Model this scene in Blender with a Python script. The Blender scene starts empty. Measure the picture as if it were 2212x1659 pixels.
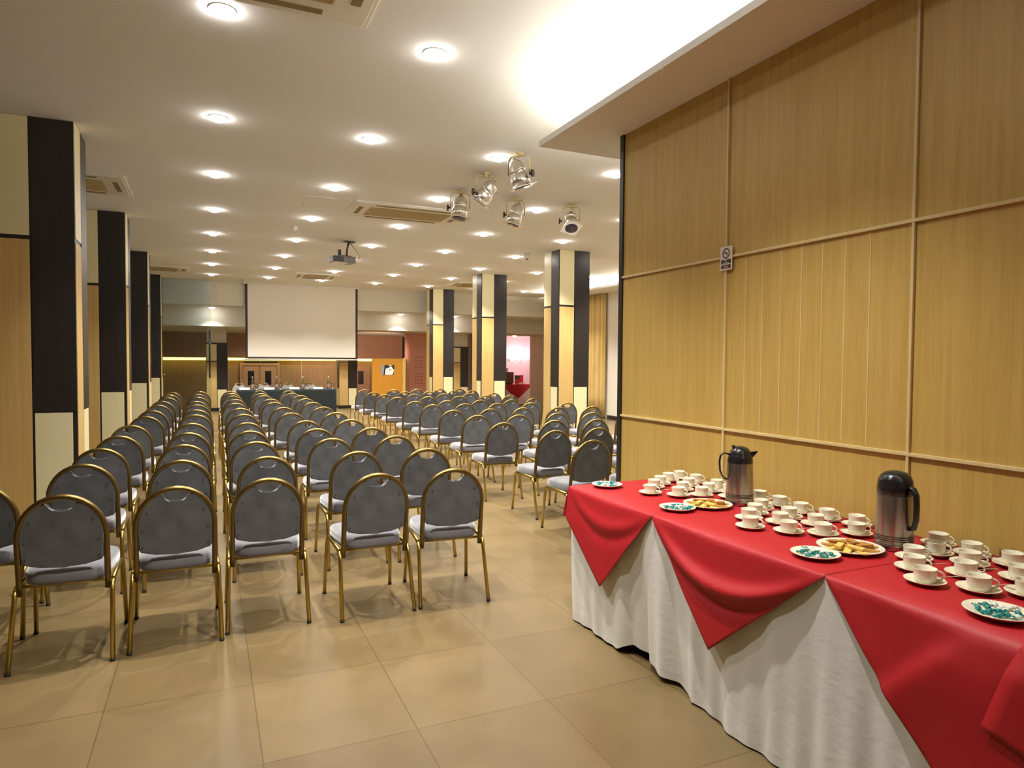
import bpy, bmesh, math, random
from mathutils import Vector, Matrix
random.seed(7)
PI = math.pi
C = bpy.context.scene.collection
SC = bpy.context.scene

# ------------------------------------------------------------------ materials
def new_mat(name):
    m = bpy.data.materials.new(name); m.use_nodes = True
    nt = m.node_tree; b = nt.nodes['Principled BSDF']
    return m, nt, b
def N(nt, t, **kw):
    n = nt.nodes.new(t)
    for k, v in kw.items():
        if k in n.inputs.keys(): n.inputs[k].default_value = v
        else: setattr(n, k, v)
    return n
def col4(c): return (c[0], c[1], c[2], 1)
def srgb(h):
    h = h.lstrip('#'); v = [int(h[i:i+2], 16)/255 for i in (0, 2, 4)]
    return tuple(x/12.92 if x <= .04045 else ((x+.055)/1.055)**2.4 for x in v)
def mat(name, c, rough=.5, metal=0, var=0, vscale=8, bump=0, bscale=40, sheen=0, coat=0, spec=.5, stretch=(1,1,1)):
    m, nt, b = new_mat(name)
    b.inputs['Base Color'].default_value = col4(c)
    b.inputs['Roughness'].default_value = rough
    b.inputs['Metallic'].default_value = metal
    b.inputs['Specular IOR Level'].default_value = spec
    if sheen:
        b.inputs['Sheen Weight'].default_value = sheen
        b.inputs['Sheen Roughness'].default_value = .4
        b.inputs['Sheen Tint'].default_value = (1, 1, 1, 1)
    if coat: b.inputs['Coat Weight'].default_value = coat
    if var or bump:
        tc = N(nt, 'ShaderNodeTexCoord'); mp = N(nt, 'ShaderNodeMapping'); mp.inputs['Scale'].default_value = stretch
        nt.links.new(tc.outputs['Object'], mp.inputs['Vector'])
    if var:
        nz = N(nt, 'ShaderNodeTexNoise', Scale=vscale, Detail=4.0)
        nt.links.new(mp.outputs['Vector'], nz.inputs['Vector'])
        cr = N(nt, 'ShaderNodeValToRGB')
        cr.color_ramp.elements[0].position = .3; cr.color_ramp.elements[1].position = .7
        cr.color_ramp.elements[0].color = col4([x*(1-var) for x in c]); cr.color_ramp.elements[1].color = col4([min(1, x*(1+var)) for x in c])
        nt.links.new(nz.outputs['Fac'], cr.inputs['Fac']); nt.links.new(cr.outputs['Color'], b.inputs['Base Color'])
    if bump:
        nb = N(nt, 'ShaderNodeTexNoise', Scale=bscale, Detail=5.0)
        nt.links.new(mp.outputs['Vector'], nb.inputs['Vector'])
        bp = N(nt, 'ShaderNodeBump', Strength=bump, Distance=.01)
        nt.links.new(nb.outputs['Fac'], bp.inputs['Height']); nt.links.new(bp.outputs['Normal'], b.inputs['Normal'])
    return m
def emis(name, c, s):
    m, nt, b = new_mat(name)
    b.inputs['Base Color'].default_value = col4((.8, .8, .8))
    b.inputs['Emission Color'].default_value = col4(c); b.inputs['Emission Strength'].default_value = s
    return m
def wood(name, c1, c2, rough=.45, scale=1.0, planks=0):
    m, nt, b = new_mat(name)
    tc = N(nt, 'ShaderNodeTexCoord'); mp = N(nt, 'ShaderNodeMapping')
    mp.inputs['Scale'].default_value = (14*scale, 14*scale, .55*scale)
    nt.links.new(tc.outputs['Object'], mp.inputs['Vector'])
    n1 = N(nt, 'ShaderNodeTexNoise', Scale=2.2, Detail=6.0, Roughness=.6, Distortion=.35)
    n2 = N(nt, 'ShaderNodeTexNoise', Scale=11.0, Detail=5.0, Roughness=.7)
    nt.links.new(mp.outputs['Vector'], n1.inputs['Vector']); nt.links.new(mp.outputs['Vector'], n2.inputs['Vector'])
    mx = N(nt, 'ShaderNodeMath', operation='MULTIPLY_ADD'); mx.inputs[1].default_value = .4
    mul = N(nt, 'ShaderNodeMath', operation='MULTIPLY'); mul.inputs[1].default_value = .6
    nt.links.new(n1.outputs['Fac'], mul.inputs[0]); nt.links.new(n2.outputs['Fac'], mx.inputs[0]); nt.links.new(mul.outputs[0], mx.inputs[2])
    cr = N(nt, 'ShaderNodeValToRGB')
    cr.color_ramp.elements[0].position = .33; cr.color_ramp.elements[1].position = .68
    cr.color_ramp.elements[0].color = col4(c1); cr.color_ramp.elements[1].color = col4(c2)
    nt.links.new(mx.outputs[0], cr.inputs['Fac'])
    nt.links.new(cr.outputs['Color'], b.inputs['Base Color'])
    b.inputs['Roughness'].default_value = rough
    return m

M = {}
M['ceiling'] = mat('ceiling_paint', (.80, .79, .76), .9, bump=.03, bscale=120)
M['plaster'] = mat('white_plaster', (.76, .73, .66), .9)
M['wall_far'] = mat('cream_plaster', (.72, .68, .58), .9)
M['wood_wall'] = wood('oak_veneer', srgb('#b3924a'), srgb('#c7aa5f'), .48)
M['oak_pillar'] = wood('oak_pillar_veneer', srgb('#c7a15a'), srgb('#dcbd80'), .45, 1.2)
M['trim'] = wood('pale_oak_batten', srgb('#cdb883'), srgb('#dcc998'), .4)
M['dark_wood'] = wood('wenge_veneer', (.012, .010, .010), (.028, .022, .020), .38, 1.6)
M['cream'] = mat('cream_laminate', srgb('#ede3b6'), .4)
M['brown_wood'] = wood('walnut_panel', srgb('#9c7450'), srgb('#b58c64'), .5)
M['wood_back'] = wood('brown_oak_panel', srgb('#8a693f'), srgb('#a58550'), .5)
M['orange_wood'] = wood('cherry_board', srgb('#b97d1c'), srgb('#cc9030'), .45)
M['curtain'] = mat('gold_curtain', srgb('#dcc07e'), .8, sheen=.3, var=.05, vscale=3)
M['brass'] = mat('brass_metal', srgb('#b49a50'), .3, 1)
M['brass_dark'] = mat('aged_brass', srgb('#7d6a40'), .36, 1)
M['rubber'] = mat('black_rubber', (.012, .011, .01), .7)
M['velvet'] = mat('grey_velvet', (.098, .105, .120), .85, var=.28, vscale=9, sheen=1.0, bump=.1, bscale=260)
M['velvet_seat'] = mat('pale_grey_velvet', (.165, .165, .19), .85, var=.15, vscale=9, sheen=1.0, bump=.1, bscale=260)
M['red'] = mat('red_linen', (.38, .0025, .009), .6, sheen=.0, bump=.06, bscale=500)
M['white_cloth'] = mat('white_cotton', (.70, .69, .66), .88, bump=.13, bscale=7, stretch=(1.5, 3.0, 5.0))
M['china'] = mat('cream_china', (.86, .82, .66), .18, coat=.4)
M['steel'] = mat('brushed_steel', (.40, .36, .33), .3, 1, var=.25, vscale=6, stretch=(14, 14, .2))
M['chrome'] = mat('polished_aluminium', (.90, .88, .84), .27, 1)
M['blackp'] = mat('black_plastic', (.010, .010, .011), .22)
M['darkgrey'] = mat('dark_grey_plastic', (.05, .05, .055), .4)
M['midgrey'] = mat('grey_plastic', (.22, .21, .20), .35)
M['whitep'] = mat('white_plastic', (.75, .72, .64), .4)
M['grille'] = mat('beige_grille', srgb('#b7a377'), .6)
M['slot'] = mat('dark_slot', srgb('#85754a'), .7)
M['screen'] = mat('screen_fabric', (.80, .75, .67), .9)
M['screen_edge'] = mat('dark_screen_border', (.025, .013, .010), .6)
M['green_cloth'] = mat('dark_green_cloth', (.008, .016, .017), .8, sheen=.1)
M['paper'] = mat('white_paper', (.85, .85, .85), .7)
M['ink'] = mat('black_ink', (.015, .012, .012), .6)
M['ink_soft'] = mat('grey_ink', (.30, .26, .23), .6)
M['ink_red'] = mat('brown_red_ink', (.09, .022, .018), .6)
M['sign_card'] = mat('cream_card', (.72, .66, .60), .5)
M['silver'] = mat('silver_card', (.42, .40, .42), .35, .4)
M['pale_velvet'] = mat('pale_grey_fabric', (.42, .40, .38), .8, sheen=.4)
M['pink_wall'] = mat('salmon_wall', (.74, .50, .40), .8)
M['red_wall'] = mat('coral_wall', (.72, .36, .29), .8)
M['dot'] = mat('recess_red', (.40, .13, .10), .8)
M['pink_room'] = mat('rose_white_wall', (.82, .66, .68), .7)
M['brown_lac'] = mat('brown_lacquer', (.14, .055, .04), .3)
M['red_gloss'] = mat('red_gloss', (.55, .008, .02), .25)
M['pink_napkin'] = mat('pink_napkin', (.75, .45, .42), .8)
M['mint_green'] = mat('teal_wrapper', (.012, .22, .22), .2, var=.6, vscale=90)
M['mint_white'] = mat('clear_white_wrapper', (.72, .78, .72), .25)
M['biscuit'] = mat('brown_biscuit', srgb('#b07a35'), .8, bump=.3, bscale=300)
M['biscuit_pale'] = mat('yellow_biscuit', srgb('#e3bf62'), .8, bump=.3, bscale=300)
M['table_ply'] = wood('plain_ply', srgb('#a0793f'), srgb('#b78d50'), .6)
M['lens_dark'] = mat('violet_lens', (.06, .055, .10), .15)
M['lamp'] = emis('downlight_glow', (1, .955, .90), 66)
M['tube'] = emis('cove_tube_glow', (1, .965, .86), 120)
M['cove_y'] = emis('yellow_cove_glow', (1, .80, .16), 3.2)
M['sconce'] = emis('sconce_glow', (1, .84, .82), 3)
def floor_mat():
    m, nt, b = new_mat('beige_floor_tile')
    tc = N(nt, 'ShaderNodeTexCoord')
    mp = N(nt, 'ShaderNodeMapping'); mp.inputs['Location'].default_value = (-.187, -3.485, 0)
    nt.links.new(tc.outputs['Object'], mp.inputs['Vector'])
    br = N(nt, 'ShaderNodeTexBrick'); br.offset = 0; br.squash = 1
    br.inputs['Scale'].default_value = 1; br.inputs['Mortar Size'].default_value = .0028
    br.inputs['Brick Width'].default_value = .63; br.inputs['Row Height'].default_value = .712
    br.inputs['Mortar Smooth'].default_value = .2
    br.inputs['Color1'].default_value = col4(srgb('#776545')); br.inputs['Color2'].default_value = col4(srgb('#6e5d3e'))
    br.inputs['Mortar'].default_value = col4(srgb('#5c4b33'))
    nt.links.new(mp.outputs['Vector'], br.inputs['Vector'])
    nz = N(nt, 'ShaderNodeTexNoise', Scale=1.7, Detail=5.0, Roughness=.6)
    nt.links.new(mp.outputs['Vector'], nz.inputs['Vector'])
    cr = N(nt, 'ShaderNodeValToRGB')
    cr.color_ramp.elements[0].position = .3; cr.color_ramp.elements[0].color = (.80, .80, .80, 1)
    cr.color_ramp.elements[1].position = .72; cr.color_ramp.elements[1].color = (1.12, 1.10, 1.06, 1)
    nt.links.new(nz.outputs['Fac'], cr.inputs['Fac'])
    mx = N(nt, 'ShaderNodeMix', data_type='RGBA', blend_type='MULTIPLY'); mx.inputs[0].default_value = 1
    nt.links.new(br.outputs['Color'], mx.inputs[6]); nt.links.new(cr.outputs['Color'], mx.inputs[7])
    nt.links.new(mx.outputs[2], b.inputs['Base Color'])
    rr = N(nt, 'ShaderNodeMath', operation='MULTIPLY_ADD'); rr.inputs[1].default_value = .14; rr.inputs[2].default_value = .23
    nt.links.new(nz.outputs['Fac'], rr.inputs[0]); nt.links.new(rr.outputs[0], b.inputs['Roughness'])
    bp = N(nt, 'ShaderNodeBump', Strength=.25, Distance=.004); bp.invert = True
    nt.links.new(br.outputs['Fac'], bp.inputs['Height']); nt.links.new(bp.outputs['Normal'], b.inputs['Normal'])
    return m
M['floor'] = floor_mat()
def glass_mat(name, tint, gloss=.10, rough=.02, fk=.7):
    m, nt, b = new_mat(name); nt.nodes.remove(b)
    out = [n for n in nt.nodes if n.type == 'OUTPUT_MATERIAL'][0]
    t = N(nt, 'ShaderNodeBsdfTransparent'); t.inputs[0].default_value = col4(tint)
    g = N(nt, 'ShaderNodeBsdfGlossy'); g.inputs['Roughness'].default_value = rough
    lw = N(nt, 'ShaderNodeLayerWeight', Blend=.25)
    ad = N(nt, 'ShaderNodeMath', operation='MULTIPLY_ADD'); ad.inputs[1].default_value = fk; ad.inputs[2].default_value = gloss
    nt.links.new(lw.outputs['Fresnel'], ad.inputs[0])
    mx = N(nt, 'ShaderNodeMixShader')
    nt.links.new(ad.outputs[0], mx.inputs[0]); nt.links.new(t.outputs[0], mx.inputs[1]); nt.links.new(g.outputs[0], mx.inputs[2])
    nt.links.new(mx.outputs[0], out.inputs['Surface'])
    return m
M['glass_door'] = glass_mat('tinted_door_glass', (.88, .935, .95), .012, .28, .3)
M['glass_edge'] = mat('dark_glass_edge', (.008, .014, .014), .7, spec=.1)
M['glass_clear'] = glass_mat('clear_glass', (.84, .86, .86), .30)

# ------------------------------------------------------------------ mesh helpers
def add_box(bm, c, s, bev=0, rot=None, mi=0):
    r = bmesh.ops.create_cube(bm, size=1)
    vs = r['verts']
    bmesh.ops.scale(bm, vec=s, verts=vs)
    fs = set(f for v in vs for f in v.link_faces)
    if bev:
        es = list(set(e for v in vs for e in v.link_edges))
        rb = bmesh.ops.bevel(bm, geom=es, offset=bev, segments=2, affect='EDGES', profile=.7)
        fs = set(rb['faces']) | set(f for f in fs if f.is_valid)
        vs = list(set(v for f in fs for v in f.verts))
        fs = set(f for v in vs for f in v.link_faces)
    if rot is not None: bmesh.ops.rotate(bm, cent=(0, 0, 0), matrix=rot, verts=vs)
    bmesh.ops.translate(bm, vec=c, verts=vs)
    for f in fs: f.material_index = mi
    return vs
def bb(bm, lo, hi, bev=0, mi=0):
    return add_box(bm, [(a+b)/2 for a, b in zip(lo, hi)], [b-a for a, b in zip(lo, hi)], bev, None, mi)
def add_tube(bm, path, r, n=8, cap=True, sx=1, sy=1, mi=0, closed=False, up=(0, 0, 1)):
    P = [Vector(p) for p in path]; rings = []; L = len(P)
    nrm = None
    for i, p in enumerate(P):
        if closed: t = (P[(i+1) % L]-P[i-1]).normalized()
        elif i == 0: t = (P[1]-P[0]).normalized()
        elif i == L-1: t = (P[-1]-P[-2]).normalized()
        else: t = ((P[i+1]-p).normalized()+(p-P[i-1]).normalized()).normalized()
        if nrm is None:
            u = Vector(up)
            if abs(t.dot(u)) > .95: u = Vector((1, 0, 0)) if abs(t.x) < .9 else Vector((0, 1, 0))
            nrm = (u-t*u.dot(t)).normalized()
        else: nrm = (nrm-t*nrm.dot(t)).normalized()
        b = t.cross(nrm)
        rr = r[i] if isinstance(r, (list, tuple)) else r
        rings.append([bm.verts.new(p+(nrm*math.cos(2*PI*k/n)*sx+b*math.sin(2*PI*k/n)*sy)*rr) for k in range(n)])
    fs = []
    for i in range(L if closed else L-1):
        a, c = rings[i], rings[(i+1) % L]
        for k in range(n): fs.append(bm.faces.new((a[k], a[(k+1) % n], c[(k+1) % n], c[k])))
    for f in fs: f.smooth = True
    if cap and not closed:
        fs.append(bm.faces.new(rings[0][::-1])); fs.append(bm.faces.new(rings[-1]))
    for f in fs: f.material_index = mi
def add_lathe(bm, prof, n=24, M4=None, mi=0, smooth=True, sx=1, sy=1):
    rings = []
    for r, z in prof:
        if r < 1e-6: rings.append([bm.verts.new((0, 0, z))])
        else: rings.append([bm.verts.new((r*sx*math.cos(2*PI*k/n), r*sy*math.sin(2*PI*k/n), z)) for k in range(n)])
    fs = []
    for a, b in zip(rings, rings[1:]):
        for k in range(n):
            k2 = (k+1) % n
            if len(a) == 1 and len(b) == 1: continue
            if len(a) == 1: fs.append(bm.faces.new((a[0], b[k2], b[k])))
            elif len(b) == 1: fs.append(bm.faces.new((a[k], a[k2], b[0])))
            else: fs.append(bm.faces.new((a[k], a[k2], b[k2], b[k])))
    for f in fs: f.smooth = smooth; f.material_index = mi
    if M4 is not None:
        for ring in rings:
            for v in ring: v.co = M4 @ v.co
def add_poly(bm, pts, thick, axis='y', bev=0, mi=0):
    """polygon given in (a, z); extruded along the axis by thick, centred"""
    def mk(a, z, d): return (a, d, z) if axis == 'y' else ((d, a, z) if axis == 'x' else (a, z, d))
    A = [bm.verts.new(mk(a, z, -thick/2)) for a, z in pts]
    B = [bm.verts.new(mk(a, z, thick/2)) for a, z in pts]
    n = len(pts); fs = []
    fs.append(bm.faces.new(A)); fs.append(bm.faces.new(B[::-1]))
    for i in range(n): fs.append(bm.faces.new((A[i], B[i], B[(i+1) % n], A[(i+1) % n])))
    for f in fs: f.material_index = mi
    if bev:
        es = [e for e in set(A[i].link_edges[k] for i in range(n) for k in range(len(A[i].link_edges))) | set(B[i].link_edges[k] for i in range(n) for k in range(len(B[i].link_edges)))
              if (e.verts[0] in A and e.verts[1] in A) or (e.verts[0] in B and e.verts[1] in B)]
        bmesh.ops.bevel(bm, geom=es, offset=bev, segments=2, affect='EDGES')
def grid(bm, nu, nv, fn, mi=0, smooth=True):
    V = [[bm.verts.new(fn(i/nu, j/nv)) for j in range(nv+1)] for i in range(nu+1)]
    for i in range(nu):
        for j in range(nv):
            f = bm.faces.new((V[i][j], V[i+1][j], V[i+1][j+1], V[i][j+1])); f.smooth = smooth; f.material_index = mi
    return V
def obj(name, bm, mats, parent=None, loc=(0, 0, 0), rotz=0, recalc=True):
    if recalc: bmesh.ops.recalc_face_normals(bm, faces=bm.faces[:])
    me = bpy.data.meshes.new(name); bm.to_mesh(me); bm.free()
    if not isinstance(mats, (list, tuple)): mats = [mats]
    for m in mats: me.materials.append(M[m] if isinstance(m, str) else m)
    o = bpy.data.objects.new(name, me); C.objects.link(o)
    o.location = loc; o.rotation_euler = (0, 0, rotz)
    if parent: o.parent = parent
    return o
def tag(o, label, cat, group=None, kind=None):
    o['label'] = label; o['category'] = cat
    if group: o['group'] = group
    if kind: o['kind'] = kind
    return o
def thing(name, label, cat, loc=(0, 0, 0), rotz=0, group=None):
    o = bpy.data.objects.new(name, None); C.objects.link(o)
    o.location = loc; o.rotation_euler = (0, 0, rotz); o.empty_display_size = .1
    return tag(o, label, cat, group)
def struct(name, bm, m, label=None, cat=None):
    o = obj(name, bm, m); o['kind'] = 'structure'
    if label: o['label'] = label
    if cat: o['category'] = cat
    return o
def dup(root, loc, rotz=0, label=None, deep=True):
    r = root.copy(); C.objects.link(r); r.location = loc; r.rotation_euler = (0, 0, rotz)
    if label: r['label'] = label
    for ch in list(root.children):
        c = ch.copy(); C.objects.link(c); c.parent = r
        if deep:
            for g in ch.children:
                d = g.copy(); C.objects.link(d); d.parent = c
    return r
def B(): return bmesh.new()
ORD = ['first', 'second', 'third', 'fourth', 'fifth', 'sixth', 'seventh', 'eighth', 'ninth', 'tenth', 'eleventh', 'twelfth', 'thirteenth']

# ------------------------------------------------------------------ camera
cam = bpy.data.cameras.new('camera'); cam.sensor_width = 36; cam.lens = 36*1450.87/2212; cam.clip_end = 200
co = bpy.data.objects.new('camera', cam); C.objects.link(co)
yaw, pit, rol = 0.42492, 0.03437, 0.00722
r0 = Vector((math.cos(yaw), -math.sin(yaw), 0)); fw = Vector((math.sin(yaw)*math.cos(pit), math.cos(yaw)*math.cos(pit), -math.sin(pit)))
u0 = r0.cross(fw)
rr_ = r0*math.cos(rol)+u0*math.sin(rol); uu_ = -r0*math.sin(rol)+u0*math.cos(rol)
mw = Matrix.Identity(4)
for i in range(3): mw[i][0], mw[i][1], mw[i][2] = rr_[i], uu_[i], -fw[i]
mw.translation = Vector((0, 0, 1.6)); co.matrix_world = mw
SC.camera = co

# ------------------------------------------------------------------ setting
ZC = 3.7; KC = 1.05           # ceiling height; KC scales positions first measured on a 3.6 m ceiling
KW = .90625                   # scale of the buffet corner
XW = 2.9                      # oak partition
ZS_ = 3.322                   # underside of the lit soffit over the buffet
ZR = 3.5                      # underside of the soffit along the curtain wall
b = B(); bb(b, (-6, -4, -.15), (10.15, 23.6, 0)); struct('floor', b, 'floor')
b = B(); bb(b, (-6, 23.6, -.95), (10.9, 27.6, -.8)); bb(b, (-6, 23.6, -.8), (10.9, 23.62, -.151)); struct('floor_lower', b, 'floor')
b = B(); bb(b, (-6, -4, ZC), (11.6, 19.95, ZC+.12)); struct('ceiling', b, 'ceiling')
b = B(); bb(b, (-6, 19.95, 3.054), (11.6, 20.05, ZC+.12)); bb(b, (-6, 20.05, 3.054), (11.6, 21.3, 3.12)); struct('ceiling_step', b, 'wall_far')
b = B(); bb(b, (-6, 21.3, 2.545), (11.6, 21.4, 3.054)); bb(b, (-6, 21.4, 2.545), (11.6, 27.6, 2.6)); struct('ceiling_far', b, 'wall_far')
b = B(); bb(b, (-6.1, -4, -.8), (-6, 27.6, ZC)); struct('wall_left', b, 'wall_far')
b = B(); bb(b, (-6, -4.1, 0), (10.3, -4, ZC)); struct('wall_rear', b, 'wall_far')
b = B(); bb(b, (10.15, -4, 0), (10.25, 18.6, ZC)); struct('wall_right', b, 'plaster')
b = B(); bb(b, (10.10, 4.1, .0), (10.15, 15.9, .11)); struct('baseboard_right', b, 'dark_wood')
WE = 4.40                     # end of the partition
b = B(); bb(b, (XW, -4, 0), (XW+.1, WE-.045, ZS_)); struct('wall_partition', b, 'wood_wall')
b = B(); bb(b, (XW-.014, WE-.045, 0), (XW+.105, WE, ZS_)); struct('trim_1', b, 'dark_wood')
b = B(); bb(b, (XW+.1, 4.0, 0), (10.15, 4.1, ZC)); struct('wall_behind_partition', b, 'plaster')
n = 2
for z in (1.189, 2.243):
    b = B(); bb(b, (XW-.016, -4, z-.008), (XW+.001, WE-.045, z+.008), .003); struct('trim_%d' % n, b, 'trim'); n += 1
for y in (3.226, 2.026, .826, -.374, -1.574, -2.774):
    b = B(); bb(b, (XW-.014, y-.007, 0), (XW+.001, y+.007, ZS_), .003); struct('trim_%d' % n, b, 'trim'); n += 1
for y in (3.384, 3.238, 3.087, 2.931, 2.783, 2.633, 2.479):
    y *= KW; b = B(); bb(b, (XW-.0015, y-.003, 1.21), (XW+.001, y+.003, 2.225)); struct('trim_%d' % n, b, 'trim'); n += 1
SX0, SY1 = 2.437, 4.893
b = B()
bb(b, (SX0, -4, ZS_), (4.4, SY1, ZS_+.012))
bb(b, (SX0, -4, ZS_+.012), (SX0+.014, SY1, ZS_+.045)); bb(b, (SX0+.014, SY1-.014, ZS_+.012), (4.4, SY1, ZS_+.045))
struct('ceiling_soffit', b, 'ceiling')
b = B(); bb(b, (XW+.06, -4, ZS_+.012), (XW+.16, SY1-.2, ZC)); bb(b, (XW+.16, SY1-.3, ZS_+.012), (4.4, SY1-.2, ZC)); struct('wall_cove', b, 'plaster')
b = B()
bb(b, (9.3, 4.1, ZR), (10.15, 18.6, ZR+.012)); bb(b, (9.3, 4.1, ZR+.012), (9.315, 18.6, ZR+.045)); bb(b, (9.315, 18.585, ZR+.012), (10.15, 18.6, ZR+.045))
struct('ceiling_soffit_right', b, 'ceiling')
def tube_light(a, c, label):
    b = B(); add_tube(b, [a, c], .013, 8)
    tag(obj('cove_tube', b, 'tube'), label, 'light', 'cove tubes above the soffits')
for k in range(6):
    y = -3.6+1.38*k
    tube_light((SX0+.15, y, ZS_+.032), (SX0+.15, y+1.32, ZS_+.032), 'glowing cove tube above the buffet soffit, %s from the camera end' % ORD[k])
tube_light((SX0+.26, SY1-.1, ZS_+.032), (4.3, SY1-.1, ZS_+.032), 'glowing cove tube across the end of the buffet soffit')
for k in range(5):
    y = 11.3+1.44*k
    tube_light((9.45, y, ZR+.032), (9.45, y+1.40, ZR+.032), 'glowing cove tube along the curtain wall, %s from the camera end' % ORD[k])

# ------------------------------------------------------------------ pillars
def make_pillar(label, loc, W=.66, D=.61, H=ZC, zb=1.107, zt=2.65):
    t = thing('pillar', label, 'pillar', loc, 0, 'dark and cream panelled pillars')
    b = B(); bb(b, (-W/2, -D/2, 0), (W/2, D/2, H)); obj('core', b, 'dark_wood', t)
    b = B(); bb(b, (-W/2-.012, -D/2-.012, 0), (W/2+.012, D/2+.012, .09)); obj('plinth', b, 'dark_wood', t)
    e = .006
    for rot, w, d in ((0, W, D), (PI/2, D, W), (PI, W, D), (-PI/2, D, W)):
        R = Matrix.Rotation(rot, 3, 'Z')
        for nm, m_, x0, x1, z0, z1 in (('cream_panel', 'cream', -w/2+.012, -.008, zt+.018, H-.003), ('oak_panel', 'oak_pillar', -w/2+.012, -.008, .095, zt-.018),
                                      ('cream_panel', 'cream', .012, w/2-.035, .095, zb), ('dark_panel', 'dark_wood', .003, w/2, zb+.012, H-.003)):
            b = B(); bb(b, (x0, -d/2-e, z0), (x1, -d/2+.001, z1), .001)
            bmesh.ops.rotate(b, cent=(0, 0, 0), matrix=R, verts=b.verts[:]); obj(nm, b, m_, t)
    return t
PY = (7.445, 11.515, 15.445, 19.42)
p0 = make_pillar('dark and cream panelled pillar, nearest on the left, cut by the photo edge', (-1.41, PY[0], 0))
for k in (1, 2, 3): dup(p0, (-1.41, PY[k], 0), 0, ('dark and cream panelled pillar, %s of the left row counted from the camera' % ORD[k]) if k < 3 else 'dark panelled pillar at the far end of the left row beside the glass door')
dup(p0, (6.36, PY[1], 0), 0, 'dark and cream panelled pillar on the right, nearest to the oak wall')
dup(p0, (6.36, PY[2], 0), 0, 'middle pillar of the three on the right, left of the pink alcove')
dup(p0, (6.36, PY[3]-.1, 0), 0, 'farthest pillar of the right row, right of the coral wall')
q0 = None
for k, (x, lab) in enumerate(((.245, 'short clad pillar beside the glass door, left of the draped speaker table'), (4.19, 'short clad pillar below the right end of the screen'), (8.1, 'short clad pillar seen between the two far right pillars'))):
    if q0 is None:
        q0 = thing('low_pillar', lab, 'pillar', (x, 22.6, 0), 0, 'short clad pillars below the bulkhead')
        W, D, H, zb, zt = .60, .56, 2.06, .66, 1.52
        b = B(); bb(b, (-W/2, -D/2, 0), (W/2, D/2, H)); obj('core', b, 'dark_wood', q0)
        b = B(); bb(b, (-W/2-.01, -D/2-.01, 0), (W/2+.01, D/2+.01, .10)); obj('plinth', b, 'dark_wood', q0)
        b = B(); bb(b, (-W/2-.015, -D/2-.015, H), (W/2+.015, D/2+.015, H+.025)); obj('cap', b, 'dark_wood', q0)
        b = B(); bb(b, (-W/2+.03, -D/2+.03, H+.02), (W/2-.03, D/2-.03, 2.545)); obj('plaster_shaft', b, 'plaster', q0)
        for rot, w, d in ((0, W, D), (PI/2, D, W), (-PI/2, D, W)):
            R = Matrix.Rotation(rot, 3, 'Z')
            for nm, m_, x0, x1, z0, z1 in (('cream_panel', 'cream', -w/2+.012, -.008, zt+.018, H-.02), ('oak_panel', 'oak_pillar', -w/2+.012, -.008, .105, zt-.012), ('cream_panel', 'cream', .012, w/2-.03, .105, zb)):
                b = B(); bb(b, (x0, -d/2-.006, z0), (x1, -d/2+.001, z1)); bmesh.ops.rotate(b, cent=(0, 0, 0), matrix=R, verts=b.verts[:]); obj(nm, b, m_, q0)
    else: dup(q0, (x, 22.6, 0), 0, lab)

# ------------------------------------------------------------------ back wall, doors, coves
YB = 27.2
b = B(); bb(b, (-6, YB, -.8), (7.2, YB+.1, 2.545)); struct('wall_back', b, 'wood_back')
b = B(); bb(b, (-6, YB-.45, 1.64), (7.2, YB-.4, 2.545)); bb(b, (-6, YB-.4, 1.64), (7.2, YB, 1.68)); struct('wall_fascia', b, 'brown_wood')
b = B(); bb(b, (-5.9, YB-.36, 1.55), (7.0, YB-.30, 1.64)); tag(obj('cove_strip', b, 'cove_y'), 'yellow glowing strip light along the brown back wall', 'light')
b = B(); bb(b, (3.3, YB-.015, -.8), (3.32, YB, 1.6)); struct('trim_back', b, 'trim')
def door(x0, x1, side, nm):
    t = thing(nm, '', 'door', ((x0+x1)/2, YB-.05, -.8)); t['kind'] = 'structure'
    w = x1-x0; H = 2.14
    b = B(); bb(b, (-w/2+.01, -.03, .02), (w/2-.01, .03, H), .004); obj('leaf', b, 'brown_wood', t)
    b = B(); bb(b, (-.12, -.036, 1.42), (.10, -.03, 1.95)); obj('window_pane', b, 'blackp', t)
    b = B(); add_tube(b, [(side*w*.36, -.06, .95), (side*w*.36, -.06, 1.15)], .012); bb(b, (side*w*.36-.006, -.06, .97), (side*w*.36+.006, -.03, .985)); bb(b, (side*w*.36-.006, -.06, 1.115), (side*w*.36+.006, -.03, 1.13)); obj('door_handle', b, 'chrome', t)
    return t
door(1.18, 1.78, 1, 'door_1')['label'] = 'left brown leaf of the double door below the screen'
door(1.78, 2.40, -1, 'door_2')['label'] = 'right brown leaf of the double door below the screen'
door(5.25, 5.95, 1, 'door_3')['label'] = 'brown door half hidden by the orange wooden board'
b = B()
for x0, x1 in ((1.08, 1.18), (2.40, 2.50)): bb(b, (x0, YB-.12, -.8), (x1, YB, 1.36))
bb(b, (1.08, YB-.12, 1.36), (2.50, YB, 1.46)); struct('trim_door', b, 'brown_wood')
b = B(); bb(b, (1.22, YB-.2, 1.49), (2.42, YB, 1.545), .01); tag(obj('air_curtain', b, 'darkgrey'), 'dark air curtain box above the double door', 'air curtain')
b = B(); bb(b, (6.3, 23.0, -.0), (7.9, 23.1, 2.545)); struct('wall_coral', b, 'red_wall')
t = thing('dotted_panel', 'coral panel with two blocks of small square recesses beside the far pillar', 'wall panel', (6.78, 22.99, 0))
b = B(); bb(b, (-.36, -.015, .0), (.5, .009, 2.05), .003); obj('board', b, 'red_wall', t)
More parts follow.
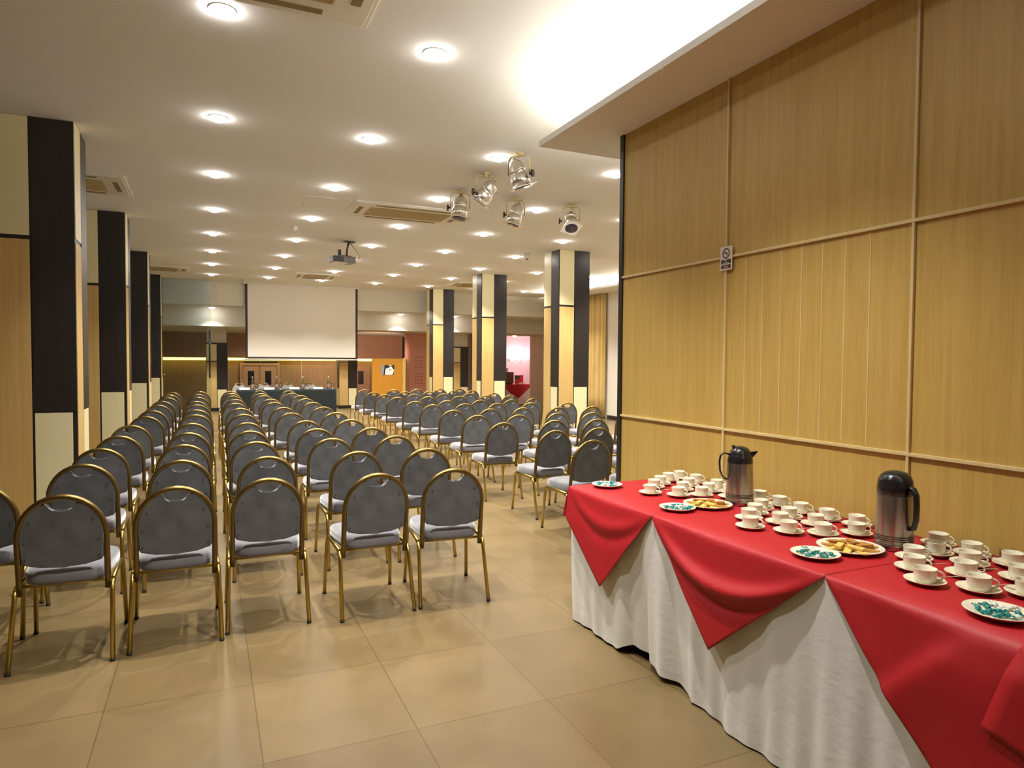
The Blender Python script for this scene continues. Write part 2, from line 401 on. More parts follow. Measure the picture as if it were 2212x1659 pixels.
for blk in range(2):
    for i in range(3):
        for j in range(4):
            b = B(); x = -.105+i*.105; z = 1.70-j*.114-blk*.57
            bb(b, (x-.022, -.019, z-.02), (x+.022, -.0152, z+.02)); obj('recess', b, 'dot', t)
b = B()
bb(b, (8.62, 21.6, 0), (9.44, 21.72, 2.545)); bb(b, (10.52, 21.6, 0), (12.4, 21.72, 2.545)); bb(b, (9.44, 21.6, 2.49), (10.52, 21.72, 2.545))
struct('wall_alcove', b, 'pink_wall')
b = B(); bb(b, (8.7, 24.5, 0), (12.6, 24.6, 2.6)); struct('wall_alcove_back', b, 'pink_room')
b = B(); bb(b, (8.65, 21.72, 0), (8.75, 24.6, 2.6)); struct('wall_alcove_left', b, 'pink_room')
b = B(); bb(b, (12.5, 21.72, 0), (12.6, 24.6, 2.6)); struct('wall_alcove_right', b, 'pink_room')
b = B(); bb(b, (11.6, 21.72, 2.545), (12.6, 24.6, 2.62)); struct('ceiling_alcove', b, 'pink_room')
b = B(); bb(b, (10.15, 18.5, -.15), (12.6, 23.6, -.001)); bb(b, (8.7, 23.6, -.10), (12.6, 24.6, -.001)); struct('floor_alcove', b, 'floor')
b = B(); bb(b, (11.5, 18.6, 0), (11.6, 21.6, ZC)); bb(b, (10.15, 18.6, 0), (11.5, 18.7, ZC)); struct('wall_side', b, 'plaster')
def sconce(x, label):
    t = thing('wall_sconce', label, 'wall lamp', (x, 24.46, 1.66), 0, 'glowing sconces in the pink alcove')
    b = B(); add_lathe(b, [(0, .0), (.05, .0), (.05, .02), (0, .02)], 16, Matrix.Rotation(PI/2, 4, 'X')); obj('wall_plate', b, 'chrome', t)
    b = B(); add_lathe(b, [(.03, -.09), (.075, -.02), (.10, .08), (.085, .08), (.05, -.02), (0, -.08)], 16, Matrix.Translation((0, -.13, .02))); obj('lamp_shade', b, 'sconce', t)
    b = B(); add_tube(b, [(0, -.01, 0), (0, -.08, -.04), (0, -.13, -.06)], .008); obj('arm', b, 'chrome', t)
    l = bpy.data.lights.new('sconce_lamp', 'POINT'); l.energy = 8; l.color = (1, .66, .70); l.shadow_soft_size = .05
    o = bpy.data.objects.new('sconce_lamp', l); C.objects.link(o); o.parent = t; o.location = (0, -.30, .2)
sconce(10.98, 'left glowing sconce on the pink alcove wall'); sconce(11.32, 'middle glowing sconce on the pink alcove wall'); sconce(11.98, 'right glowing sconce beside the edge of the pink alcove opening')
# alcove table with cloths and things on it
AX, AY = 10.18, 22.4
t = thing('alcove_table', 'small table under a red cloth inside the pink alcove', 'table', (AX, AY, 0))
b = B(); bb(b, (-.6, -.3, .70), (.62, .5, .74), .005); obj('tabletop', b, 'table_ply', t)
for sx in (-.55, .57):
    for sy in (-.25, .45):
        b = B(); add_tube(b, [(sx, sy, 0), (sx, sy, .70)], .02); obj('leg', b, 'darkgrey', t)
def drape_box(x0, x1, y0, y1, ztop, zbot, amp, freq, flare):
    """four hanging sides and a top, with soft folds"""
    b = B(); pts = []
    per = [(x0, y0, x1, y0), (x1, y0, x1, y1), (x1, y1, x0, y1), (x0, y1, x0, y0)]
    nrm = [(0, -1), (1, 0), (0, 1), (-1, 0)]
    loops = []; rows = 10; ring = []
    for (ax, ay, cx, cy), (nx, ny) in zip(per, nrm):
        L = math.hypot(cx-ax, cy-ay); n = max(6, int(L/.045))
        for k in range(n): f = k/n; ring.append((ax+(cx-ax)*f, ay+(cy-ay)*f, nx, ny, L*f))
    V = []; acc = 0
    for r in range(rows+1):
        s = r/rows; row = []
        for i, (x, y, nx, ny, l) in enumerate(ring):
            w = s*(flare+amp*(math.sin(l*freq+nx*2+1.3*ny)+.5*math.sin(l*freq*2.3+1)))
            row.append(b.verts.new((x+nx*w, y+ny*w, ztop+(zbot-ztop)*s)))
        V.append(row)
    n = len(ring)
    for r in range(rows):
        for i in range(n):
            f = b.faces.new((V[r][i], V[r][(i+1) % n], V[r+1][(i+1) % n], V[r+1][i])); f.smooth = True
    b.faces.new(V[0])
    return b
o = obj('tablecloth', drape_box(-.61, .63, -.31, .51, .748, .02, .012, 14, .03), 'white_cloth', None, (AX, AY, 0)); tag(o, 'white tablecloth hanging to the floor in the pink alcove', 'tablecloth')
b = B(); bb(b, (-.62, -.34, .7485), (.64, .5, .753))
add_poly(b, [(-.62, .753), (.64, .753), (.06, .25), (-.06, .25)], .008)
for v in b.verts:
    if v.co.z < .7484 or abs(v.co.y) < .0045: v.co.y -= .36
o = obj('red_overlay', b, 'red', None, (AX, AY, 0)); tag(o, 'red cloth with a hanging point on the alcove table', 'tablecloth')
t = thing('coffee_machine', 'brown coffee machine with a red top edge on the alcove table', 'coffee machine', (AX-.3, AY+.1, .754))
b = B(); bb(b, (-.32, -.2, .02), (.28, .2, .44), .01); obj('body', b, 'brown_lac', t)
b = B(); bb(b, (-.30, -.19, .44), (.05, .19, .54), .01); obj('bean_hopper', b, 'pink_napkin', t)
b = B(); bb(b, (-.32, -.2, .54), (.06, .2, .57), .006); obj('lid', b, 'red_gloss', t)
b = B(); bb(b, (-.16, -.206, .03), (-.15, -.2, .43)); obj('door_seam', b, 'blackp', t)
b = B(); bb(b, (-.28, -.18, 0), (.24, .18, .02)); obj('base', b, 'blackp', t)
t = thing('red_carton', 'red carton with a dark front block on the alcove table', 'carton', (AX+.2, AY+.05, .754))
b = B(); bb(b, (-.08, -.1, 0), (.19, .1, .33), .006); obj('body', b, 'red_gloss', t)
b = B(); bb(b, (-.15, -.16, .20), (.03, -.09, .31), .01); obj('dark_block', b, 'darkgrey', t)
b = B()
for k in range(3): add_box(b, (.02*k, .012*k, .012+.02*k), (.26-.04*k, .16-.02*k, .02), .006, Matrix.Rotation(.25*k, 3, 'Z'))
tag(obj('napkin_stack', b, 'pink_napkin', None, (AX+.22, AY-.2, .754)), 'folded pink napkins at the right end of the alcove table', 'napkin')

# ------------------------------------------------------------------ curtain on the right wall
def fcurt(u, v):
    y = 15.98+2.2*u; a = .055*math.sin(u*2.2*2*PI/.15+.8*math.sin(u*9))+.02*math.sin(u*37+v*1.2)
    return (10.04+a, y, .04+(3.49-.04)*v)
b = B(); grid(b, 150, 6, fcurt)
o = obj('curtain', b, 'curtain'); sm = o.modifiers.new('solid', 'SOLIDIFY'); sm.thickness = .006
tag(o, 'gold pleated curtain beside the white wall on the right', 'curtain')

# ------------------------------------------------------------------ projection screen
t = thing('projection_screen', 'large white projection screen hanging at the far end of the hall', 'projection screen', (2.468, 19.85, 0))
w = 1.53
b = B(); bb(b, (-w+.06, -.006, 1.66), (w-.06, .006, 3.67)); obj('screen_fabric', b, 'screen', t)
for s in (-1, 1):
    b = B(); bb(b, (min(s*w, s*(w-.06)), -.0065, 1.62), (max(s*w, s*(w-.06)), .0065, 3.67)); obj('dark_border', b, 'screen_edge', t)
b = B(); bb(b, (-w+.06, -.0065, 1.615), (w-.06, .0065, 1.66)); obj('dark_border', b, 'screen_edge', t)
b = B(); add_tube(b, [(-w-.03, 0, 1.595), (w+.03, 0, 1.595)], .022, 10); obj('weight_bar', b, 'whitep', t)
b = B(); bb(b, (-w-.05, -.05, 3.66), (w+.05, .07, 3.7), .01); obj('roller_case', b, 'ceiling', t)

# ------------------------------------------------------------------ glass door
t = thing('glass_door', 'tinted frameless glass door with a tall dark handle beside the last left pillar', 'glass door', (-.56, 19.74, 0))
b = B(); bb(b, (-.52, -.006, .02), (.64, .006, 3.69))
for f in b.faces: f.material_index = 0 if abs(f.calc_center_median().y) > .005 else 1
obj('glass_pane', b, ['glass_door', 'glass_edge'], t)
for s in (-1, 1):
    b = B(); add_tube(b, [(.60, s*.06, 1.08), (.60, s*.06, 2.35)], .02, 10)
    for z in (1.2, 2.15): add_tube(b, [(.60, s*.06, z), (.60, s*.006, z)], .009, 8)
    obj('door_handle', b, 'blackp', t)
b = B(); bb(b, (-.52, -.015, .0), (.64, .015, .10)); obj('bottom_rail', b, 'midgrey', t)
b = B(); bb(b, (-.535, -.02, 0), (-.52, .02, 3.7)); obj('jamb', b, 'midgrey', t)
for x, z in ((-.49, 1.18), (.61, 1.0)):
    b = B(); add_lathe(b, [(0, -.012), (.02, -.012), (.02, .012), (0, .012)], 12, Matrix.Translation((x, 0, z)) @ Matrix.Rotation(PI/2, 4, 'X')); obj('clamp', b, 'chrome', t)

# ------------------------------------------------------------------ orange board with notice
t = thing('wooden_board', 'orange wood board standing at the far end right of the screen', 'partition', (4.98, 20.0, 0))
b = B(); bb(b, (-.52, -.03, .0), (.40, .03, 1.64), .008); obj('panel', b, 'orange_wood', t)
b = B(); bb(b, (.40, -.03, .0), (.50, .06, 1.64), .02); obj('side_post', b, 'oak_pillar', t)
b = B(); add_tube(b, [(.54, .08, 0), (.56, .09, .8), (.57, .09, 1.50), (.54, .08, 1.62), (.46, .07, 1.65)], .022, 8); obj('edge_tube', b, 'brass', t)
t2 = thing('notice', 'square black, white and silver notice on the orange wood board', 'notice', (4.90, 19.9685, 1.30))
b = B(); bb(b, (-.185, -.002, -.15), (-.06, .002, .15)); obj('silver_card', b, 'silver', t2)
b = B(); add_poly(b, [(-.10, -.15), (.20, -.15), (.23, .02), (.225, .15), (-.07, .15)], .004); obj('card', b, 'ink', t2)
b = B(); add_poly(b, [(-.065, -.145), (.17, -.145), (.222, .0), (.18, .04), (.145, .10), (.10, .11), (.05, .06), (-.03, .045), (-.045, .0)], .003)
bmesh.ops.translate(b, vec=(0, -.004, 0), verts=b.verts[:]); obj('white_shape', b, 'paper', t2)
b = B(); add_poly(b, [(.03, .145), (.17, .145), (.13, .128), (.07, .128)], .003); bmesh.ops.translate(b, vec=(0, -.004, 0), verts=b.verts[:]); obj('white_shape', b, 'paper', t2)
b = B()
add_poly(b, [(.06, .0), (.09, .04), (.10, .01), (.16, -.005), (.11, -.02), (.05, -.01)], .003); add_poly(b, [(-.02, -.06), (.05, -.06), (.05, -.068), (-.02, -.068)], .003)
bmesh.ops.translate(b, vec=(0, -.0065, 0), verts=b.verts[:]); obj('mark', b, 'ink_soft', t2)

t = thing('fill_uplight', 'unseen pink fill lamp added behind the orange wooden board', 'fill lamp', (5.36, 20.55, 0))  # added lamp, unseen, throws pink fill light on the brown fascia
b = B(); add_lathe(b, [(0, 0), (.12, 0), (.12, .015), (.02, .025), (.012, .03), (.012, 1.25), (0, 1.25)], 16); obj('stand', b, 'darkgrey', t)
b = B(); add_lathe(b, [(0, 1.25), (.05, 1.25), (.09, 1.36), (.085, 1.36), (.04, 1.265), (0, 1.265)], 20); obj('lamp_shade', b, 'chrome', t)
l = bpy.data.lights.new('fill_uplight_lamp', 'SPOT'); l.energy = 600; l.color = (1, .62, .52); l.spot_size = math.radians(50); l.spot_blend = .6; l.shadow_soft_size = .05
o = bpy.data.objects.new('fill_uplight_lamp', l); C.objects.link(o); o.parent = t; o.location = (0, 0, 1.4); o.rotation_euler = (math.radians(98), 0, 0)

# ------------------------------------------------------------------ head table
HY = 20.0
t = thing('speaker_table', 'long speaker table under a dark green cloth below the screen', 'table', (2.06, HY+.35, 0))
b = B(); bb(b, (-1.33, -.33, .70), (1.33, .33, .735), .005); obj('tabletop', b, 'table_ply', t)
for sx in (-1.25, 1.25):
    for sy in (-.28, .28):
        b = B(); add_tube(b, [(sx, sy, 0), (sx, sy, .70)], .02); obj('leg', b, 'darkgrey', t)
o = obj('tablecloth', drape_box(-1.34, 1.34, -.34, .34, .742, .03, .006, 9, .01), 'green_cloth', None, (2.06, HY+.35, 0)); tag(o, 'dark green cloth draped over the speaker table', 'tablecloth')
def make_bottle(): 
    b = B(); add_lathe(b, [(0, 0), (.036, 0), (.04, .01), (.04, .17), (.036, .21), (.016, .30), (.014, .335), (.017, .338), (.017, .345)], 16); g = b
    return g
bot = thing('water_bottle', '', 'bottle', (0, 0, 0), 0, 'water bottles on the speaker table')
obj('glass_body', make_bottle(), 'glass_clear', bot)
b = B(); add_lathe(b, [(0, .362), (.017, .362), (.018, .336), (0, .336)], 12); obj('cap', b, 'whitep', bot)
b = B(); add_lathe(b, [(.0405, .07), (.0405, .15)], 16); obj('paper_label', b, 'silver', bot)
gob = thing('goblet', '', 'glass', (0, 0, 0), 0, 'stemmed glasses on the speaker table')
b = B(); add_lathe(b, [(.012, .075), (.03, .09), (.04, .12), (.036, .175), (.034, .175), (.037, .12), (.026, .094), (0, .085)], 16); obj('bowl', b, 'glass_clear', gob)
b = B(); add_lathe(b, [(0, 0), (.034, 0), (.034, .004), (.006, .012), (.005, .07), (.012, .076), (0, .08)], 14); obj('stem', b, 'chrome', gob)
pad = B(); add_poly(pad, [(-.03, 0), (.03, 0), (.003, .058), (-.003, .058)], .27, 'x'); padw = obj('name_card', pad, 'paper'); tag(padw, '', 'name card', 'white name cards on the speaker table')
where = ['leftmost', 'second from left', 'third from left', 'rightmost']
for k in range(4):
    xb = (1.125, 1.765, 2.48, 3.21)[k]; xg = (1.225, 1.87, 2.60, 3.32)[k]; xp = (.88, 1.53, 2.21, 2.87)[k]
    a = bot if k == 0 else dup(bot, (0, 0, 0)); a.location = (xb, HY+.12, .743); a['label'] = 'clear water bottle on the speaker table, %s of the four' % where[k]
    a = gob if k == 0 else dup(gob, (0, 0, 0)); a.location = (xg, HY+.10, .743); a['label'] = 'stemmed glass on the speaker table, %s of the four' % where[k]
    a = padw if k == 0 else padw.copy()
    if k: C.objects.link(a)
    a.location = (xp+.04, HY+.10, .743); a['label'] = 'white folded card on the speaker table, %s of the four' % where[k]

# ------------------------------------------------------------------ chairs
HWID, ZS, RZ = .198, .665, .215
def yb(z): return -.185-.075*(z-.36)/.53          # backrest lean
def make_chair(fabric, label, feet=True):
    t = thing('banquet_chair', label, 'chair', (0, 0, 0), 0, 'gold framed banquet chairs in rows')
    # seat
    b = B(); n = 36; rings = []
    prof = [(.406, .82), (.408, .955), (.416, .985), (.436, 1.0), (.466, .995), (.481, .965), (.490, .88), (.496, .5)]
    for z, s in prof:
        ring = []
        for k in range(n):
            a = 2*PI*k/n; c, d = math.cos(a), math.sin(a)
            p = 4.6; x = math.copysign(abs(c)**(2/p), c); y = math.copysign(abs(d)**(2/p), d)
            wx = .205+.016*y
            ring.append(b.verts.new((x*wx*s, .03+y*.232*s, z+(.006*(1-s) if z > .45 else 0))))
        rings.append(ring)
    for r1, r2 in zip(rings, rings[1:]):
        for k in range(n): b.faces.new((r1[k], r1[(k+1) % n], r2[(k+1) % n], r2[k])).smooth = True
    b.faces.new(rings[0][::-1]).smooth = False
    b.faces.new(rings[-1]).smooth = True
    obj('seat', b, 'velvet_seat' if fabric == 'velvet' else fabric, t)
    # backrest pad with scooped top
    b = B(); wi = HWID-.012; pts = [(-wi+.002, .545), (-wi+.012, .528), (-wi*.55, .508), (0, .500), (wi*.55, .508), (wi-.012, .528), (wi-.002, .545)]
    for k in range(0, 12):
        a = k/11*math.radians(66); pts.append((wi*math.cos(a), ZS+(RZ-.012)*math.sin(a)))
    zt = pts[-1][1]; xt = pts[-1][0]
    for k in range(1, 12):
        f = k/12; pts.append((xt*(1-2*f), zt-.052*math.sin(PI*f)**.8))
    for k in range(11, -1, -1):
        a = k/11*math.radians(66); pts.append((-wi*math.cos(a), ZS+(RZ-.012)*math.sin(a)))
    add_poly(b, pts, .040, 'y', .006)
    for v in b.verts: v.co.y += yb(v.co.z)+.006
    for s in (-1, 1):
        for z in (.56, .65, .755):
            x = s*(wi-.022 if z < .7 else wi-.045)
            add_lathe(b, [(.0, .006), (.004, .004), (.005, 0)], 8, Matrix.Translation((x, yb(z)-.0145, z)) @ Matrix.Rotation(PI/2, 4, 'X'), 1)
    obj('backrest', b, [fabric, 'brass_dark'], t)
    # hoop
    path = [(-HWID, yb(.365)+.0, .365), (-HWID, yb(.46), .46), (-HWID, yb(.57), .57)]
    for k in range(0, 19):
        a = PI-PI*k/18; z = ZS+RZ*math.sin(a); path.append((HWID*math.cos(a), yb(z), z))
    path += [(HWID, yb(.57), .57), (HWID, yb(.46), .46), (HWID, yb(.365), .365)]
    b = B(); add_tube(b, path, .0155, 10, up=(0, 1, 0)); obj('back_frame', b, 'brass_dark', t)
    # seat frame
    b = B()
    for s in (-1, 1):
        add_tube(b, [(s*.218, -.165, .402), (s*.216, .0, .406), (s*.214, .19, .408)], .0125, 8, sx=1.15, sy=.85)
        add_tube(b, [(s*.198, yb(.38)+.0, .38), (s*.214, -.16, .386)], .009, 8)
    add_tube(b, [(-.214, .17, .394), (.214, .17, .394)], .010, 8); add_tube(b, [(-.216, -.12, .390), (.216, -.12, .390)], .010, 8)
    obj('seat_frame', b, 'brass', t)
    for s in (-1, 1):
        for fr in (0, 1):
            if fr: path = [(s*.214, .17, .404), (s*.2145, .20, .402), (s*.216, .218, .388), (s*.218, .224, .36), (s*.229, .262, .012)]
            else: path = [(s*.218, -.145, .393), (s*.218, -.175, .390), (s*.2185, -.196, .374), (s*.219, -.203, .345), (s*.229, -.30, .012)]
            b = B(); add_tube(b, path, .0125, 8, sx=1.1, sy=1.0); lg = obj('leg', b, 'brass', t)
            if feet:
                e = path[-1]; b = B(); add_lathe(b, [(0, 0), (.0135, 0), (.014, .013), (.0, .013)], 10, Matrix.Translation((e[0], e[1], 0))); obj('foot_cap', b, 'rubber', lg)
    return t
CH = dict(
 L0=[(-1.20, 4.62, -2), (-1.40, 8.1, 3), (-1.42, 12.3, 4)],
 L1=[(-.70, 4.10), (-.77, 5.24), (-.78, 6.11), (-.75, 7.03), (-.75, 8.1), (-.70, 9.27), (-.70, 10.31), (-.70, 11.5), (-.70, 12.5), (-.68, 13.65), (-.70, 14.7), (-.69, 15.7)],
 L2=[(-.17, 4.14), (-.18, 5.21), (-.19, 6.14), (-.18, 7.11), (-.17, 8.14), (-.15, 9.37), (-.15, 10.26), (-.16, 11.4), (-.18, 12.3), (-.17, 13.6), (-.19, 14.75), (-.16, 15.94)],
 L3=[(.32, 4.22), (.39, 5.18), (.37, 6.15), (.37, 7.09), (.39, 8.03), (.41, 9.25), (.42, 10.4), (.40, 11.62), (.43, 12.69), (.43, 13.95), (.44, 14.95), (.45, 16.0)],
 L4=[(.96, 4.15, 2), (1.05, 5.21), (1.01, 6.17), (1.01, 7.09), (1.03, 8.07), (1.0, 9.3), (1.01, 10.41), (.99, 11.69), (1.02, 12.65), (.99, 13.9), (1.0, 14.8), (1.05, 16.05)],
 L5=[(1.465, 4.15, -5), (1.60, 5.19, -3), (1.60, 6.18), (1.56, 7.02), (1.54, 8.06), (1.56, 9.19), (1.57, 10.33), (1.58, 11.5), (1.61, 12.63), (1.66, 13.79), (1.61, 14.79), (1.66, 15.9)],
 R1=[(3.16, 5.2), (3.24, 6.07), (3.09, 7.06), (3.19, 8.13), (3.19, 9.08), (3.28, 10.33), (3.25, 11.24), (3.30, 12.6), (3.32, 13.69), (3.32, 14.75), (3.40, 16.07)],
 R2=[(3.80, 5.15), (3.81, 6.16), (3.80, 7.14), (3.73, 8.02), (3.80, 9.17), (3.85, 10.39), (3.85, 11.3), (3.92, 12.65), (3.95, 13.7), (4.05, 14.8), (4.1, 16.0)],
 R3=[(4.40, 6.15), (4.36, 7.1), (4.37, 8.13), (4.36, 9.23), (4.41, 10.34), (4.48, 11.28), (4.57, 12.66), (4.57, 13.64), (4.62, 14.8), (4.68, 16.0)],
 R4=[(4.95, 7.1), (4.87, 8.05), (4.96, 9.2), (5.0, 10.28), (5.08, 11.25), (5.2, 12.76), (5.2, 13.75), (5.2, 14.8), (5.25, 15.95)],
 R5=[(5.55, 8.15), (5.55, 9.17), (5.62, 10.1), (5.66, 11.50), (5.75, 12.78), (5.73, 13.63), (5.74, 15.0), (5.77, 15.95)])
COLN = dict(L0='in the column squeezed between the left pillars', L1='first column left of the aisle', L2='second column', L3='third column', L4='fourth column', L5='fifth column, on the aisle')
COLR = ['aisle column', 'second column', 'third column', 'fourth column', 'last column by the pillars']
def chair_label(key, k, n):
    pos = 'nearest to the camera' if k == 0 else ('farthest from the camera' if k == n-1 else '%s row from the camera' % ORD[k])
    if key == 'L0': return 'gold framed grey chair left of the first column, %s' % ('cut by the photo edge', 'seen between first and second pillars', 'seen between second and third pillars')[k]
    i = int(key[1])
    if key[0] == 'L': return 'gold framed grey chair, left block, column %s from the left, %s' % (ORD[i-1], pos)
    return 'gold framed grey chair, right block, column %s from the aisle, %s' % (ORD[i-1], pos)
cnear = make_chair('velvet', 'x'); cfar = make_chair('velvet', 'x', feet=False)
un, uf = False, False
rnd = random.Random(3)
for key, lst in CH.items():
    for k, e in enumerate(lst):
        x, y = e[0], e[1]; a = math.radians(e[2] if len(e) > 2 else rnd.uniform(-2.2, 2.2))
        near = y < 8.6; src = cnear if near else cfar
        # hoop top sits .26 behind the chair's centre
        px, py = x-.26*math.sin(a), y+.26*math.cos(a)
        if near and not un: o = cnear; un = True
        elif (not near) and not uf: o = cfar; uf = True
        else: o = dup(src, (0, 0, 0))
        o.location = (px, py, 0); o.rotation_euler = (0, 0, a); o['label'] = chair_label(key, k, len(lst))
hc = make_chair('pale_velvet', 'x', feet=False); hc['group'] = 'pale chairs behind the speaker table'
for k, x in enumerate((.82, 1.52, 2.18, 2.84)):
    o = hc if k == 0 else dup(hc, (0, 0, 0))
    o.location = (x, HY+1.0, 0); o.rotation_euler = (0, 0, PI+rnd.uniform(-.05, .05)); o['label'] = 'pale grey chair back behind the speaker table, %s of the four' % where[k]

# ------------------------------------------------------------------ buffet table
TX0, TX1, TY0, TY1, TZ = 2.040, 2.885, -.45, 3.60, .828
t = thing('buffet_table', 'long buffet table under white and red cloths along the oak wall', 'table', (2.46, 1.575, 0))
b = B(); bb(b, (-.405, -2.01, .785), (.41, 2.01, .818), .004); obj('tabletop', b, 'table_ply', t)
for sx in (-.36, .36):
    for sy in (-1.9, -.65, .65, 1.9):
        b = B(); add_tube(b, [(sx, sy, 0), (sx, sy, .785)], .02); obj('leg', b, 'darkgrey', t)
HEM = [(-.6, .0), (1.7, .0), (1.9, -.005), (2.14, .010), (2.30, -.012), (2.48, -.03), (2.60, -.055), (2.70, -.02), (2.80, -.03), (2.91, -.075), (3.0, -.07), (3.06, -.01), (3.12, .0), (3.25, -.012), (3.45, -.01), (3.60, -.02)]
HZ = [(-.6, .012), (2.2, .012), (2.5, .015), (2.62, .03), (2.9, .06), (3.0, .065), (3.1, .02), (3.3, .02), (3.60, .012)]
def interp(T, y):
    for (a, va), (c, vc) in zip(T, T[1:]):
        if a <= y <= c:
            f = (y-a)/(c-a); f = f*f*(3-2*f); return va+(vc-va)*f
    return T[0][1] if y < T[0][0] else T[-1][1]
def fskirt(u, v):
    y = TY0+(TY1-TY0)*u
    s = v; off = interp(HEM, y)*(s**1.25); z = TZ-.004+(interp(HZ, y)-TZ)*s
    off += .008*s*math.sin(y*23+1.7*s)+.005*s*math.sin(y*51+2.0)
    off += .007*s*math.exp(-((y-2.47)/.012)**2)
    return (TX0-.004-off, y, z)
b = B(); V = grid(b, 200, 16, fskirt)
ce = V[-1]
def fend(u, v):
    s = v
    base = fskirt(1, v)
    return (base[0]+(TX1-base[0])*u, TY1+.05*s*min(1, u*6)+.012*s*math.sin(u*16), base[2])
grid(b, 24, 16, fend)
bb(b, (TX0-.004, TY0, TZ-.009), (TX1, TY1, TZ-.004))
bmesh.ops.remove_doubles(b, verts=b.verts[:], dist=.0008)
o = obj('tablecloth', b, 'white_cloth'); tag(o, 'long white tablecloth hanging to the floor under the red cloths', 'tablecloth')
# red overlay cloths, each a square laid cornerwise
def red_cloth(label, ya, yb_, ytip, ztip, fold=None, end=False, lift=0.0, bow=.02):
    """ya<yb_: where the cloth edge leaves the table top; tip hangs in front"""
    b = B(); zt = TZ+.002+lift; nU, nV = 60, 26
    def hang(u, v):
        y = ya+(yb_-ya)*u
        if y < ytip: f = (y-ya)/(ytip-ya)
        else: f = (yb_-y)/(yb_-ytip)
        if end and y > ytip: f = .40+.60*f
        d = (TZ-ztip)*f*v
        r = .022; x = TX0-.012-lift-.014*min(1, d/.2)
        if d < r: x = TX0-.012-lift+(r-math.sqrt(max(0, r*r-(r-d)**2)))*.6
        q = v*f
        x -= bow*q*(.6+.8*math.sin(PI*u))
        if fold: x -= fold(u, v, f)
        return (x, y, zt-d)
    V = grid(b, nU, nV, hang)
    ny, nx = 12, 8
    def top(u, v):
        return (TX0-.012-lift+.0132+(TX1-TX0-.006)*v, ya+(yb_-ya)*u, zt)
    grid(b, nU, 8, top)
    if end:
        def side(u, v):
            s = hang(1, v); zz = s[2]+(zt-s[2])*min(1, u*.7)
            return (s[0]+(TX1-s[0])*u, yb_+.045*math.sin(min(1, (zt-zz)*6))*1.0, zz)
        grid(b, 20, nV, side)
    bmesh.ops.remove_doubles(b, verts=b.verts[:], dist=.001)
    o = obj('red_overlay', b, 'red'); so = o.modifiers.new('solid', 'SOLIDIFY'); so.thickness = .0022; so.offset = 1
    return tag(o, label, 'tablecloth', 'red cloths laid cornerwise on the buffet')
def swag(depth, c):   # hanging swag folds curving between the two top corners
    def f(u, v, k):
        d = v*k
        return depth*(math.exp(-((d-c*math.sin(PI*u)**.8)/.07)**2)-.6*math.exp(-((d-(c+.14)*math.sin(PI*u)**.8)/.07)**2))*math.sin(PI*u)
    return f
def fold3(u, v, k):
    y = .68+(1.735-.68)*u; z = TZ+.002-(TZ-.27)*k*v
    q = (y-1.457)*.72+(z-.556)*.69
    st = 1/(1+math.exp(max(-40, min(40, q/.010))))
    return .024*st*math.exp(min(0, q)/.22)*min(1, v*4)+.006*math.sin(14*u+3*v)*v
red_cloth('red cloth with a hanging point at the far end of the buffet', 2.760, 3.615, 3.178, .338, swag(.012, .3), end=True, lift=.0)
red_cloth('red cloth with a hanging point and curved folds in the middle of the buffet', 1.722, 2.772, 2.283, .338, swag(.035, .42), lift=.0007)
red_cloth('darkest red cloth hanging at the near end of the buffet, in the lower right corner', .68, 1.735, 1.19, .27, fold3, lift=.0)
b = B(); yt0, yb0, ye = 1.075, 1.150, -.44
def flap(u, v):
    yt = ye+(yt0-ye)*u; yq = ye+(yb0-ye)*u; zq = .575-.25*(yb0-yq)
    z = TZ+.0035+(zq-TZ-.0035)*v
    x = TX0-.013-.030*min(1, v*3)-.020*v+.006*math.sin(9*u)*v
    return (x, yt+(yq-yt)*v, z)
grid(b, 40, 16, flap)
grid(b, 40, 6, lambda u, v: (TX0-.013+(TX1-TX0-.01)*v, ye+(yt0-ye)*u, TZ+.0035))
bmesh.ops.remove_doubles(b, verts=b.verts[:], dist=.001)
o = obj('red_overlay', b, 'red'); so = o.modifiers.new('solid', 'SOLIDIFY'); so.thickness = .002; so.offset = 1
tag(o, 'red cloth flap folded over at the lower right photo edge', 'tablecloth', 'red cloths laid cornerwise on the buffet')

# ------------------------------------------------------------------ crockery
ZT = TZ+.0055
sau = B(); add_lathe(sau, [(0, .004), (.032, .004), (.036, 0), (.042, 0), (.048, .006), (.0725, .016), (.073, .0185), (.0705, .0185), (.048, .0095), (.04, .007), (0, .007)], 32)
saucer = obj('saucer', sau, 'china'); tag(saucer, '', 'saucer', 'cream saucers on the buffet')
cup = thing('coffee_cup', '', 'cup', (0, 0, 0), 0, 'cream coffee cups on the buffet')
b = B(); add_lathe(b, [(0, .003), (.024, .003), (.026, 0), (.031, 0), (.033, .003), (.0375, .009), (.0395, .018), (.0405, .050), (.0415, .053), (.0408, .0545), (.0385, .053), (.0375, .020), (.034, .012), (.026, .008), (0, .007)], 32); obj('bowl', b, 'china', cup)
b = B(); pth = []
for k in range(11):
    a = -PI/2*.92+PI*.92*k/10
    pth.append((.038+.024*math.cos(a), 0, .030+.0170*math.sin(a)))
add_tube(b, pth, .0042, 8, sx=1.25, sy=.85, up=(0, 1, 0)); obj('handle', b, 'china', cup)
b = B()
add_lathe(b, [(0, -.0015), (.009, -.0005), (.0115, .0012), (.0105, .0016), (0, .0002)], 14, None, 0, True, 1.5, 1)
add_tube(b, [(.015, 0, .0015), (.03, 0, .006), (.06, 0, .009), (.088, 0, .0085), (.104, 0, .008)], [.0022, .002, .0022, .0032, .0036], 8, sx=.5, sy=1.3)
spoon = obj('teaspoon', b, 'chrome'); tag(spoon, '', 'teaspoon', 'teaspoons on the saucers')
